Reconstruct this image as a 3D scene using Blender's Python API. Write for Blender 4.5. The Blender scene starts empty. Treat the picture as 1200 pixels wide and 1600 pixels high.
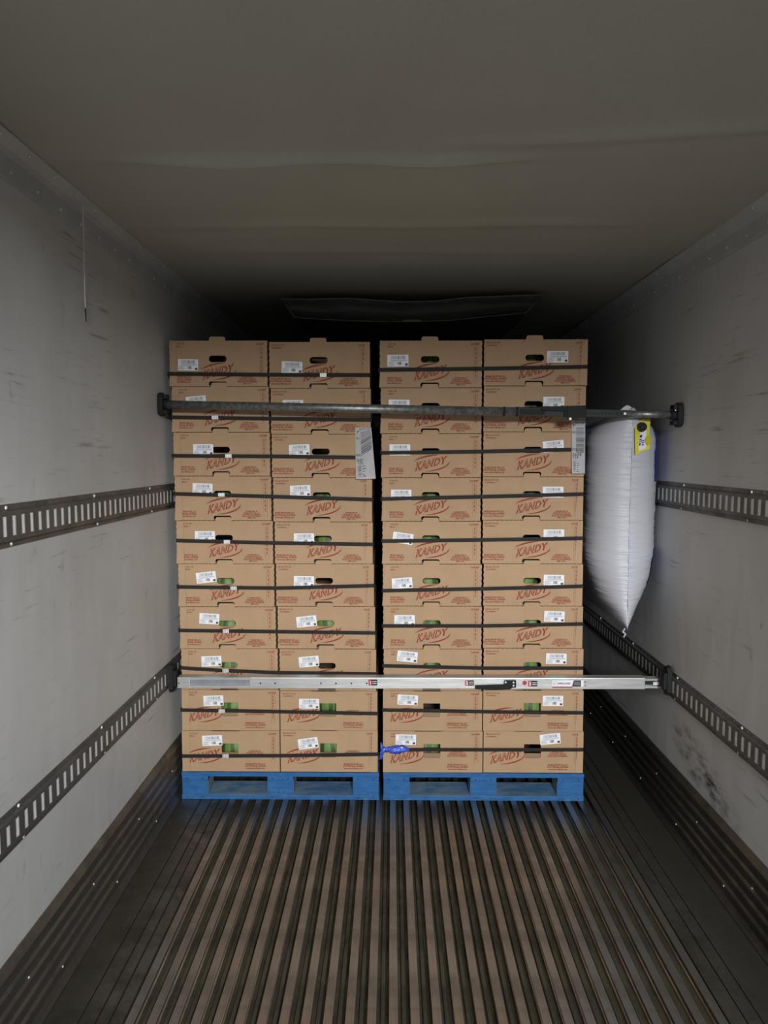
import bpy, bmesh, math, random
from mathutils import Vector, Matrix, noise
random.seed(7)
R = math.radians
S = bpy.context.scene
COL = S.collection

# ------------------------------------------------------------ camera
F = 1109.0
PITCH, YAW = math.atan(88 / F), math.atan(12 / F)
CAMZ = 1.76
cd = bpy.data.cameras.new('camera'); cam = bpy.data.objects.new('camera', cd); COL.objects.link(cam)
cd.sensor_fit = 'VERTICAL'; cd.sensor_height = 32.0; cd.lens = F / 1600 * 32.0
cd.clip_start = 0.02
cam.location = (0, 0, CAMZ)
cam.rotation_euler = (math.pi / 2 - PITCH, 0, YAW)
S.camera = cam

# ------------------------------------------------------------ light
w = bpy.data.worlds.new('world'); S.world = w; w.use_nodes = True
w.node_tree.nodes['Background'].inputs[0].default_value = (0.80, 0.86, 1.0, 1)
w.node_tree.nodes['Background'].inputs[1].default_value = 0.27
def area(name, loc, target, sx, sy, power, color):
    l = bpy.data.lights.new(name, 'AREA'); l.shape = 'RECTANGLE'; l.size = sx; l.size_y = sy
    l.energy = power; l.color = color
    o = bpy.data.objects.new(name, l); COL.objects.link(o); o.location = loc
    o.rotation_euler = (Vector(target) - Vector(loc)).to_track_quat('-Z', 'Y').to_euler()
    return o
area('dock_lamp', (0.85, -4.6, 3.15), (0.0, 2.5, 0.9), 1.0, 0.9, 640, (0.96, 0.985, 1.0))
S.view_settings.view_transform = 'Standard'
S.view_settings.look = 'None'
S.view_settings.exposure = 0.0
S.view_settings.gamma = 1.0
S.view_settings.use_curve_mapping = False

# ------------------------------------------------------------ measuring
_rot = cam.rotation_euler.to_matrix()
def ray(px, py):
    return _rot @ Vector((px - 600, 800 - py, -F))
def at(px, py, Y):
    d = ray(px, py); t = Y / d.y
    return Vector((d.x * t, Y, CAMZ + d.z * t))
def atx(px, py, X):
    d = ray(px, py); t = X / d.x
    return Vector((X, d.y * t, CAMZ + d.z * t))
XL, XR, ZC = -1.115, 1.335, 2.665           # walls and ceiling
YB, YF = -1.0, 8.5                          # rear door frame, front bulkhead
D = 3.515                                   # front face of the load
U = 0.003305                                # metres per photo pixel on that face

# ------------------------------------------------------------ helpers
def link(o, parent=None):
    COL.objects.link(o)
    if parent is not None: o.parent = parent
    return o
def tag(o, label=None, cat=None, group=None, kind=None):
    for k, v in (('label', label), ('category', cat), ('group', group), ('kind', kind)):
        if v: o[k] = v
    return o
def empty(name, loc=(0, 0, 0), rot=(0, 0, 0)):
    o = bpy.data.objects.new(name, None); o.location = loc; o.rotation_euler = rot
    o.empty_display_size = 0.05
    return link(o)
def obj(name, me, mats, parent=None, smooth=False):
    o = bpy.data.objects.new(name, me)
    if not isinstance(mats, (list, tuple)): mats = [mats]
    if not me.materials:
        for m in mats: me.materials.append(m)
    if smooth:
        for p in me.polygons: p.use_smooth = True
    return link(o, parent)
def mesh(name, bm, recalc=True):
    if recalc: bmesh.ops.recalc_face_normals(bm, faces=bm.faces)
    me = bpy.data.meshes.new(name); bm.to_mesh(me); bm.free(); return me
def box(bm, x0, x1, y0, y1, z0, z1, mat=0):
    v = [bm.verts.new((x, y, z)) for x in (x0, x1) for y in (y0, y1) for z in (z0, z1)]
    for f in ((0, 1, 3, 2), (4, 6, 7, 5), (0, 4, 5, 1), (2, 3, 7, 6), (0, 2, 6, 4), (1, 5, 7, 3)):
        q = bm.faces.new([v[i] for i in f]); q.material_index = mat
    return v
def boxes(name, lst):
    bm = bmesh.new()
    for b in lst: box(bm, *b)
    return mesh(name, bm)
def bevbox(name, x0, x1, y0, y1, z0, z1, b=0.003, seg=2):
    bm = bmesh.new(); box(bm, x0, x1, y0, y1, z0, z1)
    bmesh.ops.bevel(bm, geom=bm.edges[:], offset=b, segments=seg, affect='EDGES', profile=0.6)
    return mesh(name, bm)
def tube(bm, p0, p1, r0, r1=None, n=20, cap=True):
    p0, p1 = Vector(p0), Vector(p1); r1 = r0 if r1 is None else r1
    q = (p1 - p0).to_track_quat('Z', 'Y')
    rings = []
    for p, r in ((p0, r0), (p1, r1)):
        rings.append([bm.verts.new(p + q @ Vector((r * math.cos(2 * math.pi * k / n), r * math.sin(2 * math.pi * k / n), 0))) for k in range(n)])
    for k in range(n):
        f = bm.faces.new((rings[0][k], rings[0][(k + 1) % n], rings[1][(k + 1) % n], rings[1][k])); f.smooth = True
    if cap:
        bm.faces.new(rings[0][::-1]); bm.faces.new(rings[1])
def extrude_profile(name, prof, y0, y1, closed=False):
    """profile of (x, z) swept along Y"""
    bm = bmesh.new()
    a = [bm.verts.new((x, y0, z)) for x, z in prof]; b = [bm.verts.new((x, y1, z)) for x, z in prof]
    n = len(prof)
    for i in range(n if closed else n - 1):
        j = (i + 1) % n; bm.faces.new((a[i], a[j], b[j], b[i]))
    if closed: bm.faces.new(a); bm.faces.new(b[::-1])
    return mesh(name, bm)
def panel(name, loops, thick):
    """flat sheet in the XZ plane from an outer loop and hole loops, front at y=0, back at y=thick"""
    cu = bpy.data.curves.new('tmp', 'CURVE'); cu.dimensions = '2D'; cu.fill_mode = 'BOTH' if thick else 'FRONT'
    cu.extrude = thick / 2
    for lp in loops:
        sp = cu.splines.new('POLY'); sp.points.add(len(lp) - 1); sp.use_cyclic_u = True
        for p, (x, z) in zip(sp.points, lp): p.co = (x, z, 0, 1)
    return _curve_mesh(name, cu, thick / 2)
def _curve_mesh(name, cu, yoff=0.0):
    o = bpy.data.objects.new('tmp', cu); COL.objects.link(o)
    dg = bpy.context.evaluated_depsgraph_get(); dg.update()
    me = bpy.data.meshes.new_from_object(o.evaluated_get(dg), depsgraph=dg)
    bpy.data.objects.remove(o); bpy.data.curves.remove(cu)
    me.name = name; me.materials.clear()
    for v in me.vertices: x, y, z = v.co; v.co = (x, yoff - z, y)
    return me
def text_mesh(s, size, x=0, z=0, align='LEFT', offset=0.0, spacing=1.0, line=1.0, res=1, sx=1.0):
    cu = bpy.data.curves.new('t', 'FONT'); cu.body = s; cu.size = size; cu.align_x = align
    cu.offset = offset; cu.space_character = spacing; cu.space_line = line; cu.resolution_u = res
    cu.fill_mode = 'FRONT'
    me = _curve_mesh('t', cu)
    for v in me.vertices: v.co.x = v.co.x * sx + x; v.co.z += z
    return me
def join_meshes(name, parts):
    """parts: (mesh, material index, y offset)"""
    bm = bmesh.new()
    for me, mi, yo in parts:
        n0 = len(bm.faces); nv = len(bm.verts)
        bm.from_mesh(me); bm.verts.ensure_lookup_table(); bm.faces.ensure_lookup_table()
        for v in bm.verts[nv:]: v.co.y += yo
        for f in bm.faces[n0:]: f.material_index = mi
        bpy.data.meshes.remove(me)
    return mesh(name, bm, False)
def rect(x0, x1, z0, z1): return [(x0, z0), (x1, z0), (x1, z1), (x0, z1)]
def rrect(x0, x1, z0, z1, r, n=5, rt=None):
    out = []; rt = r if rt is None else rt
    for cx, cz, a0, rr in ((x1, z0, -90, r), (x1, z1, 0, rt), (x0, z1, 90, rt), (x0, z0, 180, r)):
        sx = -1 if cx == x1 else 1; sz = 1 if cz == z0 else -1
        for k in range(n + 1):
            a = R(a0 + 90 * k / n); out.append((cx + sx * rr + rr * math.cos(a), cz + sz * rr + rr * math.sin(a)))
    return out

# ------------------------------------------------------------ materials
class NT:
    def __init__(s, name):
        s.m = bpy.data.materials.new(name); s.m.use_nodes = True
        s.t = s.m.node_tree; s.b = s.t.nodes['Principled BSDF']
    def n(s, typ, **kw):
        x = s.t.nodes.new(typ)
        for k, v in kw.items(): setattr(x, k, v)
        return x
    def l(s, a, b): s.t.links.new(a, b)
    def coord(s, which='Object', scale=(1, 1, 1), rot=(0, 0, 0), loc=(0, 0, 0)):
        c = s.n('ShaderNodeTexCoord'); m = s.n('ShaderNodeMapping')
        m.inputs['Scale'].default_value = scale; m.inputs['Rotation'].default_value = rot; m.inputs['Location'].default_value = loc
        s.l(c.outputs[which], m.inputs[0]); return m.outputs[0]
    def noise(s, vec, scale, detail=4, rough=0.55):
        x = s.n('ShaderNodeTexNoise'); x.inputs['Scale'].default_value = scale
        x.inputs['Detail'].default_value = detail; x.inputs['Roughness'].default_value = rough
        s.l(vec, x.inputs['Vector']); return x.outputs['Fac']
    def ramp(s, fac, stops):
        x = s.n('ShaderNodeValToRGB'); e = x.color_ramp.elements
        while len(e) < len(stops): e.new(0.5)
        for q, (p, c) in zip(e, stops):
            q.position = p; q.color = (c, c, c, 1) if isinstance(c, (int, float)) else (*c, 1)
        s.l(fac, x.inputs[0]); return x.outputs[0]
    def mix(s, fac, a, b, blend='MIX'):
        x = s.n('ShaderNodeMix', data_type='RGBA', blend_type=blend)
        for sock, v in ((x.inputs[0], fac), (x.inputs[6], a), (x.inputs[7], b)):
            if isinstance(v, (int, float)): sock.default_value = v if sock is x.inputs[0] else (v, v, v, 1)
            elif isinstance(v, tuple): sock.default_value = (*v, 1)
            else: s.l(v, sock)
        return x.outputs[2]
    def math(s, op, a, b=0.0, c=None):
        x = s.n('ShaderNodeMath', operation=op)
        for i, v in enumerate((a, b) if c is None else (a, b, c)):
            if isinstance(v, (int, float)): x.inputs[i].default_value = v
            else: s.l(v, x.inputs[i])
        return x.outputs[0]
    def bump(s, h, strength=0.3, dist=0.01):
        x = s.n('ShaderNodeBump'); x.inputs['Strength'].default_value = strength; x.inputs['Distance'].default_value = dist
        s.l(h, x.inputs['Height']); s.l(x.outputs[0], s.b.inputs['Normal'])
    def set(s, color=None, rough=None, metal=None, spec=None):
        for k, v in (('Base Color', color), ('Roughness', rough), ('Metallic', metal), ('Specular IOR Level', spec)):
            if v is None: continue
            if isinstance(v, tuple): s.b.inputs[k].default_value = (*v, 1)
            elif isinstance(v, (int, float)): s.b.inputs[k].default_value = v
            else: s.l(v, s.b.inputs[k])
        return s
def plain(name, color, rough=0.6, metal=0.0, spec=0.5, var=0.12, scale=30):
    t = NT(name); v = t.coord()
    f = t.noise(v, scale, 3)
    c = t.mix(t.ramp(f, [(0.3, 0.0), (0.7, 1.0)]), tuple(x * (1 - var) for x in color), tuple(min(1, x * (1 + var)) for x in color))
    t.set(c, rough, metal, spec); return t.m

def scuffed(name, base, stain=False, spotty=1.0):
    """white liner panel: faint grime, diagonal scratches, small dark marks"""
    t = NT(name)
    v = t.coord()
    big = t.noise(v, 1.6, 5)
    c = t.mix(t.ramp(big, [(0.3, 0.0), (0.75, 1.0)]), base, tuple(x * 0.80 for x in base))
    # long thin scratches in two directions
    patch_ = t.ramp(t.noise(t.coord(loc=(7, 3, 1)), 2.2, 3), [(0.42, 0.12), (0.60, 1.0)])
    for rot, sc, seed, thr in ((R(22), (1, 1.4, 22), 3.1, 0.635), (R(-35), (1, 2.0, 30), 9.7, 0.645), (R(70), (1, 3.0, 34), 5.5, 0.66)):
        vv = t.coord(scale=sc, rot=(rot, 0, 0), loc=(seed, seed, seed))
        s = t.noise(vv, 1.5, 6, 0.62)
        c = t.mix(t.math('MULTIPLY', t.math('MULTIPLY', t.ramp(s, [(thr - 0.02, 0.0), (thr + 0.09, 1.0)]), patch_), 0.65 * spotty), c, (0.10, 0.10, 0.095))
    pat = t.ramp(t.noise(t.coord(loc=(2, 5, 1)), 2.6, 3), [(0.42, 0.25), (0.62, 1.0)])
    vv = t.coord(scale=(1, 1.0, 0.55), loc=(4, 1, 2))
    s = t.noise(vv, 14, 5, 0.7)
    c = t.mix(t.math('MULTIPLY', t.math('MULTIPLY', t.ramp(s, [(0.62, 0.0), (0.74, 1.0)]), pat), 0.5 * spotty), c, (0.13, 0.12, 0.11))
    if stain:
        # black rubber scuffs low on the right wall
        cc = t.coord(); sep = t.n('ShaderNodeSeparateXYZ'); t.l(cc, sep.inputs[0])
        dy = t.math('SUBTRACT', sep.outputs[1], 2.97); dz = t.math('SUBTRACT', sep.outputs[2], 0.405)
        al = t.math('ADD', t.math('MULTIPLY', dy, 0.963), t.math('MULTIPLY', dz, 0.269))
        ac = t.math('SUBTRACT', t.math('MULTIPLY', dz, 0.963), t.math('MULTIPLY', dy, 0.269))
        e = t.math('ADD', t.math('POWER', t.math('ABSOLUTE', t.math('DIVIDE', al, 0.42)), 2), t.math('POWER', t.math('ABSOLUTE', t.math('DIVIDE', ac, 0.12)), 2))
        m = t.ramp(e, [(0.1, 1.0), (1.0, 0.0)])
        n1 = t.noise(t.coord(scale=(1, 2.2, 7), rot=(R(-38), 0, 0)), 5, 6, 0.7)
        n2 = t.noise(t.coord(), 9, 4, 0.6)
        k = t.math('MULTIPLY', m, t.math('MULTIPLY', t.ramp(n1, [(0.42, 0.08), (0.62, 1.0)]), t.ramp(n2, [(0.38, 0.15), (0.6, 1.0)])))
        c = t.mix(t.math('MULTIPLY', k, 0.95), c, (0.02, 0.02, 0.02))
    wn = t.noise(t.coord(scale=(1, 1, 0.35)), 2.2, 3)
    fn = t.noise(t.coord(), 160, 2)
    t.bump(t.math('ADD', t.math('MULTIPLY', wn, 1.0), t.math('MULTIPLY', fn, 0.02)), 0.35, 0.02)
    t.set(c, 0.48, 0.0, 0.4)
    return t.m

M = {}
M['wall_left'] = scuffed('white_liner_left', (0.60, 0.605, 0.60))
M['wall_right'] = scuffed('white_liner_right', (0.60, 0.605, 0.60), stain=True)
t = NT('ceiling_liner'); v = t.coord()
c = t.mix(t.ramp(t.noise(v, 1.3, 5), [(0.3, 0.0), (0.7, 1.0)]), (0.455, 0.44, 0.37), (0.52, 0.50, 0.43))
c = t.mix(t.math('MULTIPLY', t.noise(v, 90, 2), 0.2), c, (0.25, 0.22, 0.17))
t.bump(t.noise(v, 120, 3), 0.15, 0.004); t.set(c, 0.6, 0, 0.3); M['ceiling'] = t.m
M['cove'] = plain('grey_cove_trim', (0.47, 0.48, 0.48), 0.45, 0.0, 0.4, 0.08, 6)
# aluminium floor
def alu(name, base, rough, metal=0.9, dirt=(0.09, 0.08, 0.055), amount=0.5):
    t = NT(name)
    st = t.noise(t.coord(scale=(40, 0.6, 1)), 3, 5, 0.6)
    bl = t.noise(t.coord(), 7, 6, 0.65)
    c = t.mix(t.ramp(st, [(0.3, 0.0), (0.7, 1.0)]), tuple(x * 0.8 for x in base), base)
    d = t.math('MULTIPLY', t.ramp(bl, [(0.42, 0.0), (0.62, 1.0)]), amount)
    c = t.mix(d, c, dirt)
    rr = t.math('ADD', rough, t.math('MULTIPLY', d, 0.35))
    t.bump(st, 0.12, 0.002)
    t.set(c, rr, metal, 0.5); return t.m
M['rib'] = alu('worn_floor_rib', (0.44, 0.425, 0.40), 0.33, 0.95, (0.16, 0.14, 0.11), 0.4)
M['pan'] = alu('dirty_floor_pan', (0.13, 0.122, 0.085), 0.5, 0.6, (0.035, 0.032, 0.02), 0.7)
M['plate'] = alu('floor_side_plate', (0.22, 0.21, 0.18), 0.36, 0.85, (0.055, 0.05, 0.035), 0.7)
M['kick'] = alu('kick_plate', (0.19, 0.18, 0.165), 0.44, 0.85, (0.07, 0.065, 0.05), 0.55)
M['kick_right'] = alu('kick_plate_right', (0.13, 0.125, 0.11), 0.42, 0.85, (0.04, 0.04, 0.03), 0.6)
M['rail'] = alu('track_steel', (0.165, 0.165, 0.16), 0.42, 0.55, (0.09, 0.085, 0.075), 0.5)
M['slot'] = plain('slot_white', (0.90, 0.91, 0.92), 0.4, 0.0, 0.5, 0.1, 60)
M['rivet'] = plain('bright_rivet', (0.70, 0.70, 0.69), 0.4, 0.2)
M['black'] = plain('black_rubber', (0.014, 0.015, 0.015), 0.65, 0, 0.2)
M['darksteel'] = plain('dark_steel', (0.020, 0.022, 0.022), 0.55, 0.2, 0.25)
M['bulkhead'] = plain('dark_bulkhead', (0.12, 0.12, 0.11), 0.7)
M['outside'] = plain('door_frame_steel', (0.35, 0.35, 0.34), 0.5)
t = NT('galvanised_tube'); v = t.coord(scale=(1, 1, 1))
g = t.noise(v, 55, 4, 0.6)
c = t.mix(t.ramp(g, [(0.35, 0.0), (0.65, 1.0)]), (0.14, 0.15, 0.145), (0.30, 0.31, 0.30)); t.set(c, 0.42, 0.7); M['galv'] = t.m
t = NT('beam_aluminium'); v = t.coord(scale=(0.6, 8, 8))
g = t.noise(v, 9, 5, 0.65)
c = t.mix(t.ramp(g, [(0.3, 0.0), (0.7, 1.0)]), (0.42, 0.42, 0.42), (0.62, 0.62, 0.61))
s_ = t.noise(t.coord(scale=(5, 1, 1)), 40, 4, 0.7)
c = t.mix(t.math('MULTIPLY', t.ramp(s_, [(0.62, 0.0), (0.72, 1.0)]), 0.5), c, (0.18, 0.18, 0.18))
t.set(c, 0.38, 0.55); M['beam'] = t.m
M['web'] = plain('shaded_recess_aluminium', (0.30, 0.32, 0.35), 0.4, 0.5, 0.5, 0.15, 20)  # recess shade put into the colour, darker than the beam's own aluminium
# kraft board
def kraft(name, base):
    t = NT(name)
    oi = t.n('ShaderNodeObjectInfo')
    v = t.coord()
    c = t.mix(t.ramp(t.noise(v, 9, 4), [(0.3, 0.0), (0.7, 1.0)]), base, tuple(x * 0.9 for x in base))
    fib = t.noise(t.coord(scale=(1, 1, 5)), 130, 3)
    c = t.mix(t.math('MULTIPLY', t.ramp(fib, [(0.35, 0.0), (0.75, 1.0)]), 0.22), c, tuple(x * 0.6 for x in base))
    c = t.mix(t.math('MULTIPLY', oi.outputs['Random'], 0.18), c, tuple(x * 0.72 for x in base))
    flute = t.noise(t.coord(scale=(170, 1, 1.2)), 1.0, 2)
    dent = t.noise(t.coord(), 6, 3)
    t.bump(t.math('ADD', t.math('MULTIPLY', flute, 0.05), dent), 0.25, 0.012)
    t.set(c, 0.72, 0, 0.25); return t.m
M['kraft'] = kraft('kraft_board', (0.46, 0.30, 0.175))
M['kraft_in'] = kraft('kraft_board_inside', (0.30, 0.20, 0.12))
M['red'] = plain('red_print', (0.27, 0.042, 0.028), 0.7, 0, 0.2, 0.2, 200)
M['redtext'] = plain('red_print_small', (0.25, 0.055, 0.035), 0.7, 0, 0.2, 0.2, 200)
M['crease'] = plain('fold_line', (0.24, 0.145, 0.08), 0.8, 0, 0.2)
M['paper'] = plain('white_paper', (0.78, 0.78, 0.80), 0.5, 0, 0.4, 0.03)
M['ink'] = plain('black_ink', (0.06, 0.06, 0.07), 0.6, 0, 0.2)
M['ink_grey'] = plain('grey_ink', (0.33, 0.34, 0.37), 0.6, 0, 0.2)
M['strap'] = plain('black_strapping', (0.022, 0.020, 0.019), 0.65, 0, 0.18)
M['buckle'] = plain('white_buckle', (0.72, 0.73, 0.75), 0.35, 0.3)
# watermelon rind
t = NT('striped_melon_rind'); v = t.coord()
wv = t.n('ShaderNodeTexNoise'); wv.inputs['Scale'].default_value = 9; wv.inputs['Detail'].default_value = 4; t.l(v, wv.inputs[0])
sep = t.n('ShaderNodeSeparateXYZ'); t.l(v, sep.inputs[0])
ang = t.math('ARCTAN2', sep.outputs[0], sep.outputs[1])
ph = t.math('ADD', t.math('MULTIPLY', ang, 9.0), t.math('MULTIPLY', wv.outputs['Fac'], 3.5))
sn = t.math('SINE', ph)
c = t.mix(t.ramp(t.math('MULTIPLY_ADD', sn, 0.5, 0.5), [(0.55, 0.0), (0.75, 1.0)]), (0.115, 0.215, 0.035), (0.012, 0.04, 0.012))
c = t.mix(t.math('MULTIPLY', t.noise(v, 60, 3), 0.35), c, (0.16, 0.27, 0.06))
t.set(c, 0.55, 0, 0.5); M['melon'] = t.m
# pallet paint
t = NT('blue_pallet_paint'); oi = t.n('ShaderNodeObjectInfo')
v = t.coord(scale=(1, 1, 6)); g = t.noise(v, 12, 6, 0.65)
c = t.mix(t.ramp(g, [(0.3, 0.0), (0.7, 1.0)]), (0.014, 0.080, 0.235), (0.032, 0.150, 0.36))
ch = t.noise(t.coord(scale=(1, 1, 2.5)), 24, 6, 0.75)
c = t.mix(t.math('MULTIPLY', t.ramp(ch, [(0.60, 0.0), (0.70, 1.0)]), 0.55), c, (0.25, 0.38, 0.50))
c = t.mix(t.math('MULTIPLY', oi.outputs['Random'], 0.2), c, (0.01, 0.07, 0.20))
t.bump(g, 0.4, 0.003); t.set(c, 0.62, 0, 0.3); M['blue'] = t.m
t = NT('bare_worn_wood'); g = t.noise(t.coord(scale=(1, 1, 6)), 10, 6, 0.65)
t.set(t.mix(t.ramp(g, [(0.35, 0.0), (0.65, 1.0)]), (0.14, 0.20, 0.24), (0.30, 0.31, 0.27)), 0.75); M['worn'] = t.m
t = NT('worn_blue_wood'); g = t.noise(t.coord(scale=(1, 3, 3)), 6, 6, 0.7)
t.set(t.mix(t.ramp(g, [(0.38, 0.0), (0.62, 1.0)]), (0.05, 0.16, 0.32), (0.22, 0.29, 0.34)), 0.75); M['worn_blue'] = t.m
M['chalk'] = plain('pale_chalk', (0.08, 0.24, 0.48), 0.9)
# air bag
t = NT('white_woven_poly')
b1 = t.n('ShaderNodeTexWave', bands_direction='Z'); b1.inputs['Scale'].default_value = 60; b1.inputs['Distortion'].default_value = 1.0; t.l(t.coord(), b1.inputs[0])
b2 = t.n('ShaderNodeTexWave', bands_direction='X'); b2.inputs['Scale'].default_value = 60; b2.inputs['Distortion'].default_value = 1.0; t.l(t.coord(), b2.inputs[0])
cr = t.noise(t.coord(scale=(1.2, 1.2, 14)), 4, 6, 0.6)
t.bump(t.math('ADD', t.math('MULTIPLY', t.math('ADD', b1.outputs['Fac'], b2.outputs['Fac']), 0.03), cr), 0.5, 0.012)
t.set((0.46, 0.46, 0.50), 0.34, 0, 0.5); M['poly'] = t.m
M['yellow'] = plain('yellow_tag', (0.68, 0.62, 0.05), 0.45, 0, 0.5, 0.1)
M['yellow2'] = plain('dark_yellow', (0.55, 0.44, 0.02), 0.5, 0, 0.4, 0.1)
M['navy'] = plain('navy_print', (0.03, 0.035, 0.30), 0.4, 0, 0.5, 0.1)
M['bluefilm'] = plain('blue_film', (0.04, 0.09, 0.52), 0.25, 0, 0.6, 0.45, 60)
M['redlabel'] = plain('red_sticker', (0.42, 0.03, 0.04), 0.4, 0, 0.4, 0.05)
t = NT('dark_duct_fabric'); g = t.noise(t.coord(), 20, 4); t.bump(g, 0.3, 0.01)
t.set((0.060, 0.066, 0.055), 0.55, 0, 0.4); M['fabric'] = t.m
M['hem'] = plain('duct_hem', (0.13, 0.14, 0.125), 0.5)

# ------------------------------------------------------------ structure
def slab(name, x0, x1, y0, y1, z0, z1, mat):
    return tag(obj(name, boxes(name, [(x0, x1, y0, y1, z0, z1)]), mat), kind='structure')
slab('wall_left', XL - 0.05, XL, YB, YF, -0.06, ZC + 0.05, M['wall_left'])
slab('wall_right', XR, XR + 0.05, YB, YF, -0.06, ZC + 0.05, M['wall_right'])
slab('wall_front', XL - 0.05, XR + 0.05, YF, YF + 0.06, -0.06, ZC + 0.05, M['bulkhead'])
# rear door frame, open to the dock
bm = bmesh.new()
box(bm, XL - 0.05, XR + 0.05, YB - 0.12, YB, 2.60, ZC + 0.25)
box(bm, XL - 0.12, XL + 0.02, YB - 0.12, YB, -0.06, 2.60); box(bm, XR - 0.02, XR + 0.12, YB - 0.12, YB, -0.06, 2.60)
tag(obj('door_1', mesh('door_1', bm), M['outside']), kind='structure')
# ceiling with sagging folds in the liner
def ceil_z(x, y):
    d = 0.0
    y1 = 2.24 + 0.005 * math.sin(x * 5) - 0.02 * max(0, x - 0.2)
    env = math.exp(-((x + 0.25) / 0.62) ** 4)
    s = (y - y1) / 0.026; d += 0.026 * env * math.exp(-s * s) * (1 + 0.3 * math.sin(9 * x))
    y1 = 2.14 + 0.10 * (x - 0.25) * -1.2; env = math.exp(-((x - 0.75) / 0.55) ** 4)
    s = (y - y1) / 0.04; d += 0.011 * env * math.exp(-s * s)
    y2 = 2.86 + 0.01 * math.sin(x * 7 + 1); env = math.exp(-((x) / 0.9) ** 4)
    s = (y - y2) / 0.05; d += 0.011 * env * math.exp(-s * s)
    s = (y - 3.25 - 0.05 * x) / 0.05; d += 0.004 * env * math.exp(-s * s)
    d += 0.012 * noise.noise(Vector((x * 0.9, y * 1.0, 3.3)))
    d += 0.0022 * noise.noise(Vector((x * 2.0, y * 5.0, 7.1)))
    return ZC - d
bm = bmesh.new(); ys = [YB + i * (1.6 - YB) / 25 for i in range(25)] + [1.6 + 0.012 * i for i in range(160)] + [3.52 + (YF - 3.52) * i / 40 for i in range(41)]
xs = [XL + (XR - XL) * i / 70 for i in range(71)]
rows = [[bm.verts.new((x, y, ceil_z(x, y))) for x in xs] for y in ys]
for i in range(len(ys) - 1):
    for j in range(70): bm.faces.new((rows[i][j], rows[i][j + 1], rows[i + 1][j + 1], rows[i + 1][j]))
top = [bm.verts.new(p) for p in ((XL - .05, YB, ZC + .06), (XR + .05, YB, ZC + .06), (XR + .05, YF, ZC + .06), (XL - .05, YF, ZC + .06))]
bm.faces.new(top)
me = mesh('ceiling', bm, False); tag(obj('ceiling', me, M['ceiling'], smooth=True), kind='structure')

# cove trims and kick plates with their rivets
def rivets(name, pts, r, parent, nrm):
    bm = bmesh.new()
    for p in pts:
        m = Matrix.Translation(p) @ Vector(nrm).to_track_quat('Z', 'Y').to_matrix().to_4x4() @ Matrix.Diagonal((1, 1, 0.5, 1))
        bmesh.ops.create_uvsphere(bm, u_segments=8, v_segments=5, radius=r, matrix=m)
    return tag(obj(name, mesh(name, bm), M['rivet'], parent, True), kind='stuff')
for side, X, s, name in (('left', XL, 1, 'trim_1'), ('right', XR, -1, 'trim_2')):
    n = [(X + s * 0.001, ZC - 0.115), (X + s * 0.006, ZC - 0.115), (X + s * 0.008, ZC - 0.105), (X + s * 0.008, ZC - 0.045),
         (X + s * 0.016, ZC - 0.028), (X + s * 0.045, ZC - 0.008), (X + s * 0.047, ZC - 0.006), (X + s * 0.047, ZC - 0.002), (X + s * 0.001, ZC - 0.002)]
    c = tag(obj(name, extrude_profile(name, n, YB, YF, True), M['cove']), kind='structure')
    pts = [Vector((X + s * 0.010, 1.5 + 0.155 * k, ZC - 0.085)) for k in range(32)] + [Vector((X + s * 0.036, 1.56 + 0.155 * k, ZC - 0.017)) for k in range(32)]
    rivets('rivets', pts, 0.0058, c, (s, 0, -0.4))
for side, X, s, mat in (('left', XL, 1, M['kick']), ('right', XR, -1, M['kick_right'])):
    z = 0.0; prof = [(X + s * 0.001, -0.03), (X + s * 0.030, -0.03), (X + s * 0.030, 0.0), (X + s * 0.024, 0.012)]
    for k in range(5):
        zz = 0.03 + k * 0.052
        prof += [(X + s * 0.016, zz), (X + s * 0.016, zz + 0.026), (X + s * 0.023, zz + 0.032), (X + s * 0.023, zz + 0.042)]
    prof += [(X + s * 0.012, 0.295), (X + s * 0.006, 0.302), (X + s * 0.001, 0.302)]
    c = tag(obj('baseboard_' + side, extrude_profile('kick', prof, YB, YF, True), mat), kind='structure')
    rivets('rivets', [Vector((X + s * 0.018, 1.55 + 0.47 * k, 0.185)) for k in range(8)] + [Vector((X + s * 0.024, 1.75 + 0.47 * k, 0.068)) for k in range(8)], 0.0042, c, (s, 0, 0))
# floor: pans, side plates, ribs
bm = bmesh.new(); box(bm, XL - 0.05, XR + 0.05, YB, YF, -0.09, -0.036)
floor = tag(obj('floor', mesh('floor', bm), M['pan']), kind='structure')
PX0, PITCHX, NR = -0.815, 0.0685, 28
rib_prof = [(-0.014, 0.0), (0.014, 0.0), (0.0145, -0.001), (0.0145, -0.005), (0.005, -0.008), (0.005, -0.033), (0.010, -0.0355), (-0.010, -0.0355), (-0.005, -0.033), (-0.005, -0.008), (-0.0145, -0.005), (-0.0145, -0.001)]
rme = extrude_profile('floor_rib', rib_prof, YB, YF, True)
for k in range(NR):
    o = obj('floor_rib', rme, M['rib'], floor); o.location = (PX0 + k * PITCHX, 0, 0)
gm = extrude_profile('groove_bead', [(-0.010, -0.0355), (-0.006, -0.026), (0.006, -0.026), (0.010, -0.0355)], YB, YF, True)
for k in range(NR - 1):
    o = obj('groove_bead', gm, M['pan'], floor); o.location = (PX0 + (k + 0.5) * PITCHX, 0, 0)
XE = PX0 + (NR - 1) * PITCHX
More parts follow.
